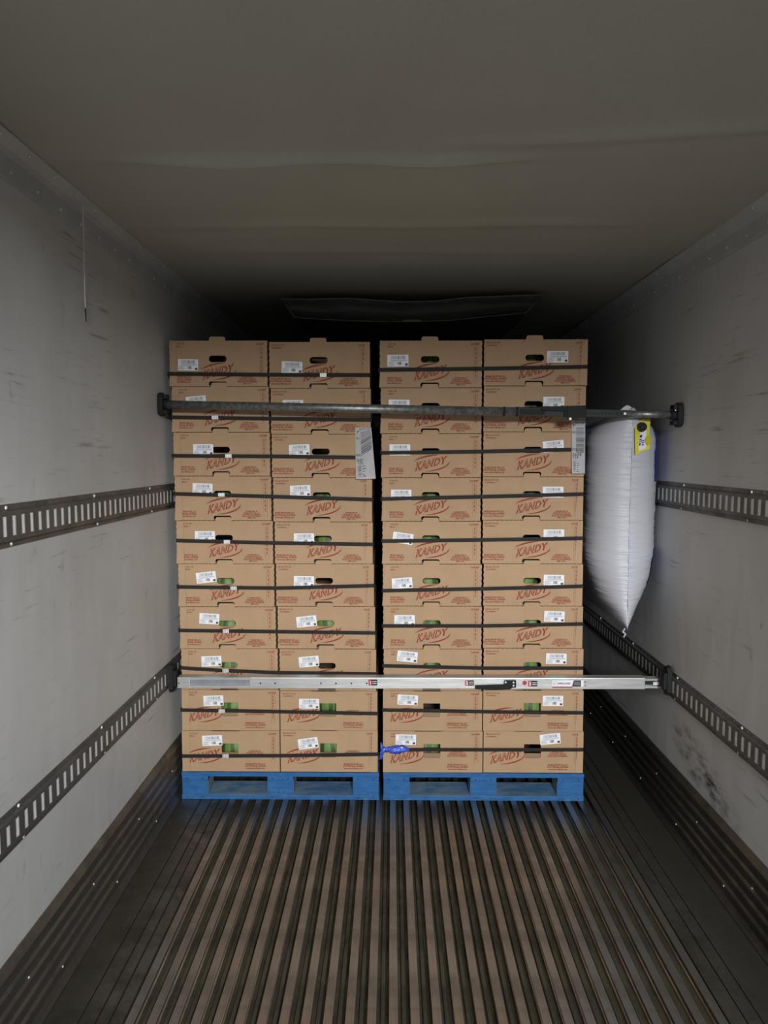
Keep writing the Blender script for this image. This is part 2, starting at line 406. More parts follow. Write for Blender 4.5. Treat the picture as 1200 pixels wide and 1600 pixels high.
for x0, x1 in ((XL + 0.031, XL + 0.135), (XL + 0.139, XL + 0.190), (XL + 0.194, XL + 0.232), (XL + 0.236, PX0 - 0.022),
               (XE + 0.022, XE + 0.075), (XE + 0.079, XE + 0.125), (XE + 0.129, XR - 0.031)):
    prof = [(x0, -0.0355), (x1, -0.0355), (x1, -0.004), (x1 - 0.002, -0.001), (x0 + 0.002, -0.001), (x0, -0.004)]
    obj('side_plate', extrude_profile('side_plate', prof, YB, YF, True), M['plate'], floor)

# ------------------------------------------------------------ slotted cargo tracks
def track(X, s, ztop, label):
    root = empty('cargo_track', (X, 0, ztop)); tag(root, label, 'cargo track')
    y0, y1, pit, sw = 1.20, 5.6, 0.0508, 0.0215
    zt, zb = -0.033, -0.092           # slot top and bottom
    f0, f1, t_ = 0.0025, 0.0125, 0.0103
    bm = bmesh.new()
    def prof(pts):
        a = [bm.verts.new((s * x, y0, z)) for x, z in pts]; b = [bm.verts.new((s * x, y1, z)) for x, z in pts]
        for i in range(len(pts) - 1): bm.faces.new((a[i], a[i + 1], b[i + 1], b[i]))
    prof([(0.0, 0), (f0, 0), (f0, -0.017), (f1, -0.021), (f1, zt), (t_, zt)])
    prof([(t_, zb), (f1, zb), (f1, -0.106), (f0, -0.110), (f0, -0.125), (0.0, -0.125)])
    n = int((y1 - y0) / pit)
    for k in range(n):
        a = y0 + k * pit; b = a + pit - sw
        v = [bm.verts.new((s * x, y, z)) for x, y, z in ((f1, a, zt), (f1, b, zt), (f1, b, zb), (f1, a, zb), (t_, a, zt), (t_, b, zt), (t_, b, zb), (t_, a, zb))]
        bm.faces.new(v[:4]); bm.faces.new((v[0], v[3], v[7], v[4])); bm.faces.new((v[1], v[2], v[6], v[5]))
    obj('slotted_rail', mesh('slotted_rail', bm, False), M['rail'], root)
    obj('slot_liner', boxes('slot_liner', [(min(s * .003, s * t_), max(s * .003, s * t_), y0, y1, zb - .004, zt + .004)]), M['slot'], root)
    # bolts along both flanges
    bm = bmesh.new()
    for k in range(10):
        for zz in (-0.010, -0.117):
            m = Matrix.Translation((s * 0.003, 1.42 + 0.6096 * k + (0.02 if zz < -.1 else 0), zz)) @ Matrix.Diagonal((0.6, 1, 1, 1))
            if 1.42 + 0.6096 * k < y1 - .05: bmesh.ops.create_uvsphere(bm, u_segments=10, v_segments=6, radius=0.006, matrix=m)
    obj('bolt_heads', mesh('bolt_heads', bm), M['rivet'], root, True)['kind'] = 'stuff'
    bm = bmesh.new()
    k = 0
    while y0 + 0.03 + k * 0.0508 < y1:
        for zz in (-0.009, -0.118):
            bmesh.ops.create_icosphere(bm, subdivisions=1, radius=0.0028, matrix=Matrix.Translation((s * 0.002, y0 + 0.03 + k * 0.0508, zz)))
        k += 1
    obj('flange_dimples', mesh('flange_dimples', bm), M['rail'], root)['kind'] = 'stuff'
    return root
track(XL, 1, CAMZ - 0.140, 'upper slotted steel cargo track on the left wall, with bright slots')
track(XL, 1, CAMZ - 1.030, 'lower slotted steel cargo track on the left wall, above kick plate')
track(XR, -1, CAMZ - 0.124, 'upper slotted steel cargo track on the right wall, beside the white air bag')
track(XR, -1, CAMZ - 1.022, 'lower slotted steel cargo track on the right wall, behind aluminium beam end')

# ------------------------------------------------------------ cartons
NW, NH, DEP = 157 * U, 67 * U, 0.60
def wavy(x0, z0, x1, z1, amp, step=0.012):
    n = max(2, int(math.hypot(x1 - x0, z1 - z0) / step)); out = []
    L = math.hypot(x1 - x0, z1 - z0); nx, nz = -(z1 - z0) / L, (x1 - x0) / L
    for i in range(n):
        t_ = i / n; a = amp * (1 if i % 2 else -1) if 0 < i else 0
        out.append((x0 + (x1 - x0) * t_ + nx * a, z0 + (z1 - z0) * t_ + nz * a))
    return out
def z_(p): return NH - p * U       # px below the top edge -> local z
def front_mesh(kind):
    W, H = NW, NH
    g = 0.0046 if kind == 1 else 0.002
    if kind == 1:
        lp = [(g, 0.001)]
        a, b, nh = 63 * U, 91 * U, 7.4 * U
        lp += [(a, 0.001)] + [(a, nh - .008), (a + .003, nh - .002), (a + .008, nh), (b - .008, nh), (b - .003, nh - .002), (b, nh - .008), (b, 0.001)]
        lp += [(W - g, 0.001)]
        lp += wavy(W - g, 0.002, W - g, H - .001, 0.0015, 0.014)
        a, b, th = 64.5 * U, 89.5 * U, 5.6 * U
        lp += wavy(W - g, H - .001, b + .002, H - .001, 0.0007)
        lp += [(b + .001, H - .001), (b, H + th - .008), (b - .003, H + th - .002), (b - .008, H + th), (a + .008, H + th), (a + .003, H + th - .002), (a, H + th - .008), (a - .001, H - .001)]
        lp += wavy(a - .002, H - .001, g, H - .001, 0.0007)
        lp += wavy(g, H - .001, g, .002, 0.0015, 0.014)
        hole = rrect(63.5 * U, 91.5 * U, z_(31.5), z_(22), 4.5 * U)
    else:
        lp = [(g, 0.0005), (W - g, 0.0005), (W - g, H - .0005), (0.60 * W, H - .0005), (0.57 * W, H - .003), (0.33 * W, H - .003), (0.30 * W, H - .0005), (g, H - .0005)]
        zb, zt = z_(43.5), z_(21)
        x0, x1 = 64 * U, 90.5 * U
        hole = [(x0, zb + .010), (x0 + .004, zb + .002), (x0 + .012, zb), (x1 - .012, zb), (x1 - .004, zb + .002), (x1, zb + .010)]
        n = 14
        hole += [(x1 + (x0 - x1) * i / n, zt + (0.0016 if i % 2 else -0.001)) for i in range(n + 1)]
    return panel('front_panel', [lp, hole[::-1]], 0.0045)
def body_mesh(kind):
    W, H = NW, NH; g = 0.0062 if kind == 1 else 0.0025; T = 0.0045; y0 = 0.0046
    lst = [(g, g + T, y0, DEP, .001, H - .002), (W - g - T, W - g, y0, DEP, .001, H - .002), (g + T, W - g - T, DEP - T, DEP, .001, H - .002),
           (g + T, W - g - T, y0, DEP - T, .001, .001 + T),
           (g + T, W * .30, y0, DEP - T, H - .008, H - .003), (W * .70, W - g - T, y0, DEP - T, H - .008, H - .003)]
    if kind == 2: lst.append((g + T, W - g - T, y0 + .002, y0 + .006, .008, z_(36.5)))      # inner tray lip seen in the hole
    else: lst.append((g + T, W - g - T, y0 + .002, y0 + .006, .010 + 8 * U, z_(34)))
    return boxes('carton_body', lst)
def crescent(cx, cz, a, b, a0, a1, wmax, tilt, n=26):
    o, i_ = [], []
    for k in range(n + 1):
        f = k / n; th = R(a0 + (a1 - a0) * f); ww = wmax * math.sin(math.pi * f) ** 0.8 + 0.0002
        for lst, q in ((o, 0), (i_, -ww)):
            x, z = (a + q) * math.cos(th), (b + q) * math.sin(th)
            lst.append((cx + x * math.cos(tilt) - z * math.sin(tilt), cz + x * math.sin(tilt) + z * math.cos(tilt)))
    return o + i_[::-1]
def logo(xc, zc):
    parts = []
    for off, mi, yo in ((0.0027, 0, -0.0004), (-0.0011, 1, -0.0008)):
        m = text_mesh('KANDY', 0.0520, offset=off, res=3, spacing=1.10)
        xs_ = [v.co.x for v in m.vertices]; w0 = 0.5 * (min(xs_) + max(xs_)); sc = 48 * U / (max(xs_) - min(xs_))
        for v in m.vertices:
            x, z = (v.co.x - w0) * sc, (v.co.z - 0.0185)
            grow = 1.04 - 1.1 * x
            z *= grow; v.co.x = xc + x + 0.22 * z; v.co.z = zc + 0.8 * U + z + 0.235 * x
        parts.append((m, mi, yo))
    m = text_mesh('.', 0.05, offset=0.0008, res=1, x=xc + 24.5 * U, z=zc - 1.5 * U); parts.append((m, 0, -0.0004))
    for cr in (crescent(xc, zc + .8 * U, 29.5 * U, 12.2 * U, 158, 64, 0.0078, 0.10), crescent(xc + 1 * U, zc - 0.4 * U, 27.5 * U, 11.2 * U, -118, 5, 0.0072, 0.12)):
        parts.append((panel('c', [cr], 0), 0, -0.0003))
    return join_meshes('brand_print', parts)
def smallprint(kind):
    P = []
    tx = lambda s, size, x, z, al='LEFT', ln=1.0, sx=1.0, off=0.0004: P.append((text_mesh(s, size, x * U, z_(z), al, off, 1.02, ln, 1, sx), 0, -0.0004))
    tx('PRODUCT OF', 0.0105, 4.2, 6.0, sx=1.05); tx('GUATEMALA', 0.0085, 4.8, 9.6, sx=1.05)
    tx('COUNT', 0.0145, 138.5, 6.6, sx=0.82, off=.0007)
    if kind == 1:
        ex, ez, px_, pz = 19, 54.5, 124, 54.0
    else:
        ex, ez, px_, pz = 117.5, 55.5, 117, 34.0
    tx('EAGLE PRODUCE, LLC', 0.0118, ex, ez, 'CENTER', off=.0007, sx=.86); tx('SCOTTSDALE, AZ 85260', 0.0118, ex, ez + 3.5, 'CENTER', off=.0007, sx=.86)
    tx('www.martorifarms.com', 0.0118, ex, ez + 7, 'CENTER', off=.0005, sx=.86)
    for i, s in enumerate(('DISTRIBUTED BY', 'EAGLE PRODUCE, LLC', 'SCOTTSDALE, ARIZONA', 'PRODUCE OF GUATEMALA', 'KEEP COOL')[:5 if kind == 1 else 4]):
        tx(s, 0.0088, px_, pz + 2.45 * i, 'CENTER', off=.0005, sx=.95)
    x0, x1, zt, zb, n = 143.2, 149.2, 8.2, 60.0 if kind == 1 else 53, 8
    lst = []
    for i in range(n + 1):
        z = zt + (zb - zt) * i / n; lst.append(rect(x0 * U, x1 * U, z_(z) - .0004, z_(z) + .0004))
    lst.append(rect(x0 * U - .0004, x0 * U + .0004, z_(zb), z_(zt))); lst.append(rect(x1 * U - .0004, x1 * U + .0004, z_(zb), z_(zt)))
    for r_ in lst: P.append((panel('r', [r_], 0), 0, -0.0004))
    for i, s in enumerate('2345689'):
        z = zt + (zb - zt) * (i + 0.78) / n
        P.append((text_mesh(s, 0.016, (x0 + 1.8) * U, z_(z), 'LEFT', .0007), 0, -0.0004))
    return join_meshes('carton_lettering', P)
def label_meshes():
    w_, h_ = 32 * U, 16.8 * U
    base = panel('shipping_label', [rrect(-w_ / 2, w_ / 2, -h_ / 2, h_ / 2, .002, 2)], 0.0006)
    P = []; rnd = random.Random(3)
    q = lambda x0, x1, z0, z1, mi=0: P.append((panel('q', [rect(-w_ / 2 + x0 * w_, -w_ / 2 + x1 * w_, h_ / 2 - z1 * h_, h_ / 2 - z0 * h_)], 0), mi, -0.0003))
    x = 0.17
    while x < 0.83:
        a = rnd.choice((.012, .02, .03)); q(x, x + a, .10, .37, rnd.choice((0, 1, 1))); x += a + rnd.choice((.009, .014, .02))
    x = 0.46
    while x < 0.67:
        a = rnd.choice((.014, .024)); q(x, x + a, .60, .86, rnd.choice((0, 1))); x += a + .012
    q(.84, .96, .74, .93, 0)
    for z in (.42, .50): q(.12 if z < .45 else .16, .93, z, z + .035, 1)
    for z, x1 in ((.60, .40), (.69, .28), (.78, .36), (.87, .30)): q(.05, x1, z, z + .04, 1)
    return base, join_meshes('label_print', P)
KR, RD, RT = M['kraft'], M['red'], M['redtext']
FRONT = {1: front_mesh(1), 2: front_mesh(2)}; BODY = {1: body_mesh(1), 2: body_mesh(2)}
LOGO = {1: logo(78.5 * U, z_(45.5)), 2: logo(36.5 * U, z_(41.5))}
PRINT = {1: smallprint(1), 2: smallprint(2)}
LB, LP = label_meshes()
FLAPL = panel('corner_flap', [[(0.0015, 0.001)] + [(12.8 * U, .001), (12.8 * U, NH - .002)] + wavy(12.8 * U, NH - .002, .0015, NH - .002, .0006)], 0.0022)
FLAPR = panel('corner_flap', [[(NW - 12.5 * U, 0.001), (NW - .0015, .001)] + [(NW - .0015, NH - .002)] + wavy(NW - .0015, NH - .002, NW - 12.5 * U, NH - .002, .0006)], 0.0022)
TAB = panel('tab_flap', [[(65 * U, z_(21.0)), (89 * U, z_(21.0)), (89 * U, NH + 3.8 * U), (88.2 * U, NH + 4.8 * U), (86.5 * U, NH + 5.2 * U), (67.5 * U, NH + 5.2 * U), (65.8 * U, NH + 4.8 * U), (65 * U, NH + 3.8 * U)]], 0.0012)
CRE = boxes('fold_crease', [(x * U - .0005, x * U + .0005, -.0006, .0, z0 * U, z1 * U) for x, z0, z1 in ((66, 8, 32), )])

# measured corners: x of each column edge against y
EDGE = {'A0': [(261, 535), (266, 605), (271, 745), (273, 815), (279, 950), (281, 1015), (283, 1076), (284, 1206)],
        'A1': [(418, 535), (422, 650), (424, 745), (428, 850), (431, 950), (434, 1015), (437, 1076), (438, 1206)],
        'B1': [(578, 535), (580, 650), (582, 780), (583, 850), (586, 950), (588, 1040), (590, 1076), (591, 1206)],
        'C0': [(591, 535), (594, 680), (596, 830), (597, 950), (598, 1040), (597.5, 1076), (597.5, 1206)],
        'C1': [(755, 535), (754, 680), (752, 815), (754, 900), (754, 1000), (754, 1076), (755, 1206)],
        'D1': [(920, 530), (914, 680), (911, 830), (911, 950), (911.5, 1040), (912, 1076), (912, 1206)]}
def ex(k, y):
    e = EDGE[k]
    if y <= e[0][1]: return e[0][0]
    for (x0, y0), (x1, y1) in zip(e, e[1:]):
        if y <= y1: return x0 + (x1 - x0) * (y - y0) / (y1 - y0)
    return e[-1][0]
TOPS = {'A': [532, 604, 675.5, 744, 813.5, 881, 948, 1013.5, 1077.5, 1141.5, 1206],
        'B': [534, 607, 678.5, 746.5, 815.5, 881, 947.5, 1014, 1079.5, 1141, 1206],
        'C': [532, 606, 677.5, 746.5, 814.5, 881.5, 947, 1014, 1079.5, 1142, 1206],
        'D': [530, 603, 675, 745, 813, 881, 947, 1013, 1078.5, 1142.5, 1206]}
LAB = {'A': [(294, 570.3, -1), (306.6, 628, 5), (317.7, 702.6, 0), (316.8, 764, -2), (320.4, 838.2, 0), (322.2, 902.1, 6), (327.3, 966.6, -3), (330.6, 1033, 2), (333.6, 1094.7, 2), (331.8, 1156.8, 2)],
       'B': [(456.3, 574, -2), (458, 634, 0), (467.7, 703, 2), (469.2, 767, 2), (475, 841.5, 0), (475, 908.4, -1), (479, 971, 6), (482.7, 1033.5, 5), (483, 1099.2, 0), (481.5, 1161.3, 8)],
       'C': [(621.7, 563.6, 1), (623.5, 633.5, -1), (624.7, 703, 0), (626.8, 773.6, 0), (629.5, 841, -8), (628.3, 911, 4), (632, 969.3, 0), (636.4, 1025.7, -6), (637, 1093.5, -3), (634, 1155.3, -1)],
       'D': [(871, 557.6, 0), (865.3, 629, 0), (864.4, 697.4, 5), (864, 769, 0), (865.3, 835.8, 0), (865.3, 906.3, -1), (866.2, 963.3, -2), (869, 1029, -1), (863.8, 1095, 0), (859.6, 1154.7, 6)]}
# what shows in each handle hole: 0 dark, 1 melon set back, 2 melon close behind the board
HOLE = {'A': [0, 0, 0, 1, 0, 2, 2, 2, 2, 2], 'B': [0, 0, 0, 1, 1, 0, 2, 0, 1, 2], 'C': [1, 0, 1, 1, 1, 1, 2, 2, 0, 2], 'D': [1, 1, 0, 1, 0, 1, 1, 1, 2, 0]}
ORD = ['top', 'second', 'third', 'fourth', 'fifth', 'sixth', 'seventh', 'eighth', 'ninth', 'bottom']
CN = {'A': 'far left column', 'B': 'second column from left', 'C': 'third column from left', 'D': 'far right column'}
LC, RC = {'A': 'A0', 'B': 'A1', 'C': 'C0', 'D': 'C1'}, {'A': 'A1', 'B': 'B1', 'C': 'C1', 'D': 'D1'}
def where(cn, r):
    return (ORD[r] + ' carton' if r in (0, 9) else ORD[r] + ' carton down') + ' in the ' + CN[cn]
bm = bmesh.new(); bmesh.ops.create_uvsphere(bm, u_segments=40, v_segments=26, radius=1)
for v in bm.verts: v.co = Vector((v.co.x * 0.088, v.co.y * 0.088, v.co.z * 0.092)) * (1 + 0.01 * noise.noise(v.co * 2))
MEL = mesh('watermelon', bm); MEL.materials.append(M['melon'])
for p in MEL.polygons: p.use_smooth = True
bm = bmesh.new(); tube(bm, (0, 0, .088), (0.003, 0, .104), .004, .003, 8); STEM = mesh('stem', bm); STEM.materials.append(M['crease'])
for cn in 'ABCD':
    for r in range(10):
        y0, y1 = TOPS[cn][r], TOPS[cn][r + 1]; ym = (y0 + y1) / 2
        pl, pr = at(ex(LC[cn], ym), ym, D), at(ex(RC[cn], ym), ym, D)
        zt, zb = at(ex(LC[cn], y0), y0, D).z, at(ex(LC[cn], y1), y1, D).z
        if r == 9: zb = 0.1445
        if r == 8: pass
        kind = 1 if r < 8 else 2
        dy = random.uniform(0, .004)
        root = empty('melon_carton', (pl.x + .0008, D + dy, zb + .0006))
        root.scale = ((pr.x - pl.x - .0016) / NW, 1, (zt - zb - .0008) / NH)
        look = {0: 'dark handle hole', 1: 'dark green in its hole', 2: 'green melon in its hole'}[HOLE[cn][r]]
        tag(root, 'brown ' + where(cn, r) + ', ' + look, 'carton', 'melon cartons stacked on the two pallets')
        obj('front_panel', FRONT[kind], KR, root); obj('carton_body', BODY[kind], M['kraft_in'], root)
        obj('brand_print', LOGO[kind], [RD, KR], root); obj('carton_lettering', PRINT[kind], RT, root)['kind'] = 'stuff'
        fl = obj('corner_flap', FLAPL if cn in 'AC' else FLAPR, KR, root); fl.location = (0, -.0026, 0)
        if kind == 1 and (r == 1 or random.random() < .65):
            o = obj('tab_flap', TAB, KR, root); o.location = (0, -.0014, 0)
        if kind == 1 and random.random() < .5: obj('fold_crease', CRE, M['crease'], root)
        # shipping label
        lx, ly, la = LAB[cn][r]; p = at(lx, ly, D)
        lb = obj('shipping_label', LB, M['paper'], root); lb['label'] = 'white shipping label with barcode'
        lb.location = ((p.x - root.location.x) / root.scale.x, -.0038, (p.z - root.location.z) / root.scale.z)
        lb.rotation_euler = (0, -R(la), 0)
        obj('label_print', LP, [M['ink'], M['ink_grey']], lb)
        if HOLE[cn][r]:
            set_back = (.10 if r < 3 else .06) if HOLE[cn][r] == 1 else .014
            hz = (26.7 if kind == 1 else 31) / 67
            rad = .088
            mo = bpy.data.objects.new('watermelon', MEL); link(mo)
            hx = root.location.x + (77.5 + random.uniform(-5, 5)) * U * root.scale.x
            hzz = zb + .006 + .088 + .002
            mo.scale = (1, 1, 1); mo.location = (hx, D + dy + .0125 + set_back + rad, hzz + .0)
            mo.rotation_euler = (R(random.uniform(-14, 14)), R(random.uniform(-22, 10)), R(random.uniform(0, 360)))
            tag(mo, 'green watermelon inside the ' + where(cn, r), 'watermelon', 'watermelons inside the cartons')
            st = bpy.data.objects.new('stem', STEM); link(st, mo)

# ------------------------------------------------------------ strapping
def front_pts(pts): return [at(x, y, D - .0062) for x, y in pts]
def strap(pts, xl, xr, label, buckle=None, group='strapping'):
    root = empty('strapping_band', (0, 0, 0)); tag(root, label, 'strap', 'black straps around the carton stacks')
    h = .0092; P = front_pts(pts)
    dense = []
    n = 26
    for i in range(n + 1):
        x = P[0].x + (P[-1].x - P[0].x) * i / n
        for a, b in zip(P, P[1:]):
            if a.x - 1e-6 <= x <= b.x + 1e-6:
                z = a.z + (b.z - a.z) * (x - a.x) / (b.x - a.x); break
        dense.append(Vector((x, D - .0062 + .0008 * math.sin(7 * x), z)))
    L, Rr = dense[0], dense[-1]
    loop = [Vector((L.x - .003, L.y + .02 * k, L.z)) for k in (30.9, 15, 5, 1, .2)] + [Vector((L.x + .004, L.y, L.z))] + dense[1:-1] + \
           [Vector((Rr.x - .004, Rr.y, Rr.z))] + [Vector((Rr.x + .003, Rr.y + .02 * k, Rr.z)) for k in (.2, 1, 5, 15, 30.9)]
    n = len(loop); rings = []
    bm = bmesh.new()
    for i, p in enumerate(loop):
        t_ = (loop[(i + 1) % n] - loop[i - 1]); t_.z = 0; t_.normalize(); o = Vector((t_.y, -t_.x, 0)) * .0006
        rings.append([bm.verts.new(p + o + Vector((0, 0, s * h))) for s in (-1, 1)] + [bm.verts.new(p - o + Vector((0, 0, s * h))) for s in (1, -1)])
    for i in range(n):
        a, b = rings[i], rings[(i + 1) % n]
        for k in range(4): bm.faces.new((a[k], a[(k + 1) % 4], b[(k + 1) % 4], b[k]))
    obj('strap_ribbon', mesh('strap_ribbon', bm), M['strap'], root)
    if buckle:
        bx = at(buckle[0], buckle[1], D - .008)
        q = [(bx.x - .0155, bx.x + .0155, bx.y - .0022, bx.y, bx.z - .0092, bx.z + .0092)]
        b = obj('strap_seal', boxes('strap_seal', q), M['buckle'], root); b['label'] = 'bright crimped metal seal'
        obj('crimp_marks', boxes('crimp_marks', [(bx.x + d - .0011, bx.x + d + .0011, bx.y - .0028, bx.y - .0023, bx.z - .0088, bx.z + .0088) for d in (-.009, 0, .009)]), M['ink_grey'], b)
    return root
SL = [([(262.5, 584), (420, 585.5), (578, 586)], (505, 586)), ([(267, 652), (420, 654), (580, 656)], (336, 652.4)), ([(269, 712), (430, 713), (581, 715)], (357, 712.4)),
      ([(271.5, 771.5), (430, 776), (582, 780.5)], (346, 773)), ([(276, 844.5), (429, 848.4), (583, 850.5)], (354.6, 846.6)), ([(277, 917), (432, 919), (585, 915)], (365, 919)),
      ([(279.5, 985), (432, 987), (587, 989)], (353, 986)), ([(282, 1043.4), (352, 1048), (432, 1051), (589, 1053)], (352.5, 1048)),
      ([(283, 1109.4), (435, 1112), (590, 1115)], (346.5, 1111)), ([(284, 1181.4), (435, 1181), (591, 1178.5)], (352.5, 1181))]
SR = [[(591.4, 578), (754, 576), (918, 573)], [(593.5, 643), (754, 640.5), (914.5, 636.5)], [(595, 707.6), (754, 705.5), (913, 702)], [(595.6, 779.6), (754, 776), (912, 772)],
      [(596.3, 845.4), (754, 843.6), (911, 841)], [(597.4, 923), (754, 920), (911, 916)], [(597.4, 978), (754, 978), (911, 975)], [(598, 1040.4), (754, 1044), (911, 1044)],
      [(598, 1109.4), (754, 1112), (911.5, 1114)], [(598, 1173), (640, 1171.5), (911.5, 1171.5)]]
for i, (p, b) in enumerate(SL):
    strap(p, 0, 0, ORD[i] + ' black strap' + (' from the top' if 0 < i < 9 else '') + ' around the left pallet load, with bright metal seal', b)
for i, p in enumerate(SR):
    strap(p, 0, 0, ORD[i] + ' black strap' + (' from the top' if 0 < i < 9 else '') + ' around the right pallet load' + (', behind the round bar' if i == 1 else ''))

# blue film knotted round the bottom strap of the right load
root = empty('blue_film_twist', at(616, 1172, D - .02)); tag(root, 'crumpled blue plastic film knotted on the bottom strap of the right load', 'plastic film')
bm = bmesh.new(); n = 60; m_ = 22
prof = [(595, 3, 1176), (598, 5.5, 1174), (601, 4.5, 1171), (604, 2.2, 1171), (608, 4.2, 1171.5), (615, 5.6, 1172), (622, 6.0, 1171.5), (629, 5.2, 1170.5), (635, 3.6, 1170.5), (640, 1.2, 1171)]
def lerp(pr, x):
    for a, b in zip(pr, pr[1:]):
        if x <= b[0]:
            f = (x - a[0]) / (b[0] - a[0]); return a[1] + (b[1] - a[1]) * f, a[2] + (b[2] - a[2]) * f
    return pr[-1][1:]
rg = []
for i in range(n + 1):
    px = 595 + 45 * i / n; rr, cy = lerp(prof, px); c = at(px, cy, D - .020); ring = []
    for k in range(m_):
        a = 2 * math.pi * k / m_
        q = rr * U * (1 + .28 * noise.noise(Vector((px * .08, math.cos(a) * 2.2, math.sin(a) * 2.2))) + .14 * math.sin(a * 7 + px * .3))
        ring.append(bm.verts.new(c + Vector((0, q * math.cos(a) * .55, q * math.sin(a))) - root.location))
    rg.append(ring)
for i in range(n):
    for k in range(m_): bm.faces.new((rg[i][k], rg[i][(k + 1) % m_], rg[i + 1][(k + 1) % m_], rg[i + 1][k]))
bm.faces.new(rg[0]); bm.faces.new(rg[-1][::-1])
obj('film_wad', mesh('film_wad', bm), M['bluefilm'], root, True)
bm = bmesh.new()
for (a, b, r0, r1) in (((597, 1172), (595.5, 1160), .010, .004), ((597, 1174), (595, 1186), .011, .006)):
    p0, p1 = at(*a, D - .016), at(*b, D - .012); tube(bm, p0 - root.location, p1 - root.location, r0, r1, 9)
for v in bm.verts: v.co += Vector((.002, .001, 0)) * noise.noise(v.co * 120)
obj('film_tail', mesh('film_tail', bm), M['bluefilm'], root)

# ------------------------------------------------------------ hanging pallet tickets
def ticket(corn, bend, label):
    root = empty('pallet_ticket', at(corn[0][0], corn[0][1], D - .012)); tag(root, label, 'label', 'barcode tickets hanging on the loads')
    tl, tr, br, bl = [Vector(c) for c in corn]
    N = 14
    def P(u, v, off=0.0):
        top = tl.lerp(tr, u); mid_r = tr.lerp(br, v)
        p = tl.lerp(bl, v).lerp(tr.lerp(br, v ** 1.8 if bend else v), u)
        w_ = at(p.x, p.y, D - .011 - off - .012 * v * v - .006 * math.sin(math.pi * u) * v)
        return w_ - root.location
    def patch(bm, u0, u1, v0, v1, off, mi=0, nu=4, nv=None):
        nv = nv or max(1, int((v1 - v0) * N)); g = [[bm.verts.new(P(u0 + (u1 - u0) * i / nu, v0 + (v1 - v0) * j / nv, off)) for i in range(nu + 1)] for j in range(nv + 1)]
        for j in range(nv):
            for i in range(nu):
                f = bm.faces.new((g[j][i], g[j + 1][i], g[j + 1][i + 1], g[j][i + 1])); f.material_index = mi
    bm = bmesh.new(); patch(bm, 0, 1, 0, 1, 0, 0, 6, N)
    geo = bmesh.ops.solidify(bm, geom=bm.faces[:], thickness=.0004)
    obj('ticket_paper', mesh('ticket_paper', bm), M['paper'], root)
    bm = bmesh.new(); rnd = random.Random(5)
    x = .24
    while x < .92: a = rnd.choice((.02, .035)); patch(bm, x, x + a, .02, .07, .0008, rnd.choice((0, 1)), 1, 1); x += a + .02
    patch(bm, .2, .95, .083, .09, .0008, 1)
    z = .14
    while z < .60: a = rnd.choice((.006, .011, .016)); patch(bm, .33, .93, z, z + a, .0008, rnd.choice((0, 0, 1)), 2, 1); z += a + rnd.choice((.006, .010, .014))
    z = .75
    while z < .955: a = .012; patch(bm, .12, .30, z, z + a, .0008, rnd.choice((0, 1)), 1, 1); z += a + .008
    for z, u1 in ((.76, .42), (.80, .52), (.84, .55), (.88, .47), (.92, .44), (.95, .53)): patch(bm, .36, u1, z, z + .012, .0008, 0, 1, 1)
    m1 = mesh('ticket_print', bm, False)
    obj('ticket_print', m1, [M['ink'], M['ink_grey']], root)
    bmx = bmesh.new()
    for s, u, v, sz in (('P', .10, .125, .020), ('EC', .06, .235, .013), ('PSL', .05, .565, .016), ('DISPB', .07, .665, .017), ('123', .09, .715, .018)):
        tm = text_mesh(s, sz, off := 0, 0, 'LEFT', .0003)
        o_ = P(u, v, .0035)
        for q in tm.vertices: q.co = Vector((q.co.x + o_.x, o_.y, q.co.z + o_.z))
        bmx.from_mesh(tm); bpy.data.meshes.remove(tm)
    obj('ticket_lettering', mesh('ticket_lettering', bmx, False), M['ink'], root)
ticket([(555, 668), (580, 668), (587, 748), (556, 749)], True, 'long white barcode ticket hanging at the right edge of the left load')
ticket([(893, 657), (914.5, 657), (914, 740), (893.5, 740)], False, 'long white barcode ticket at the right edge of the right load')

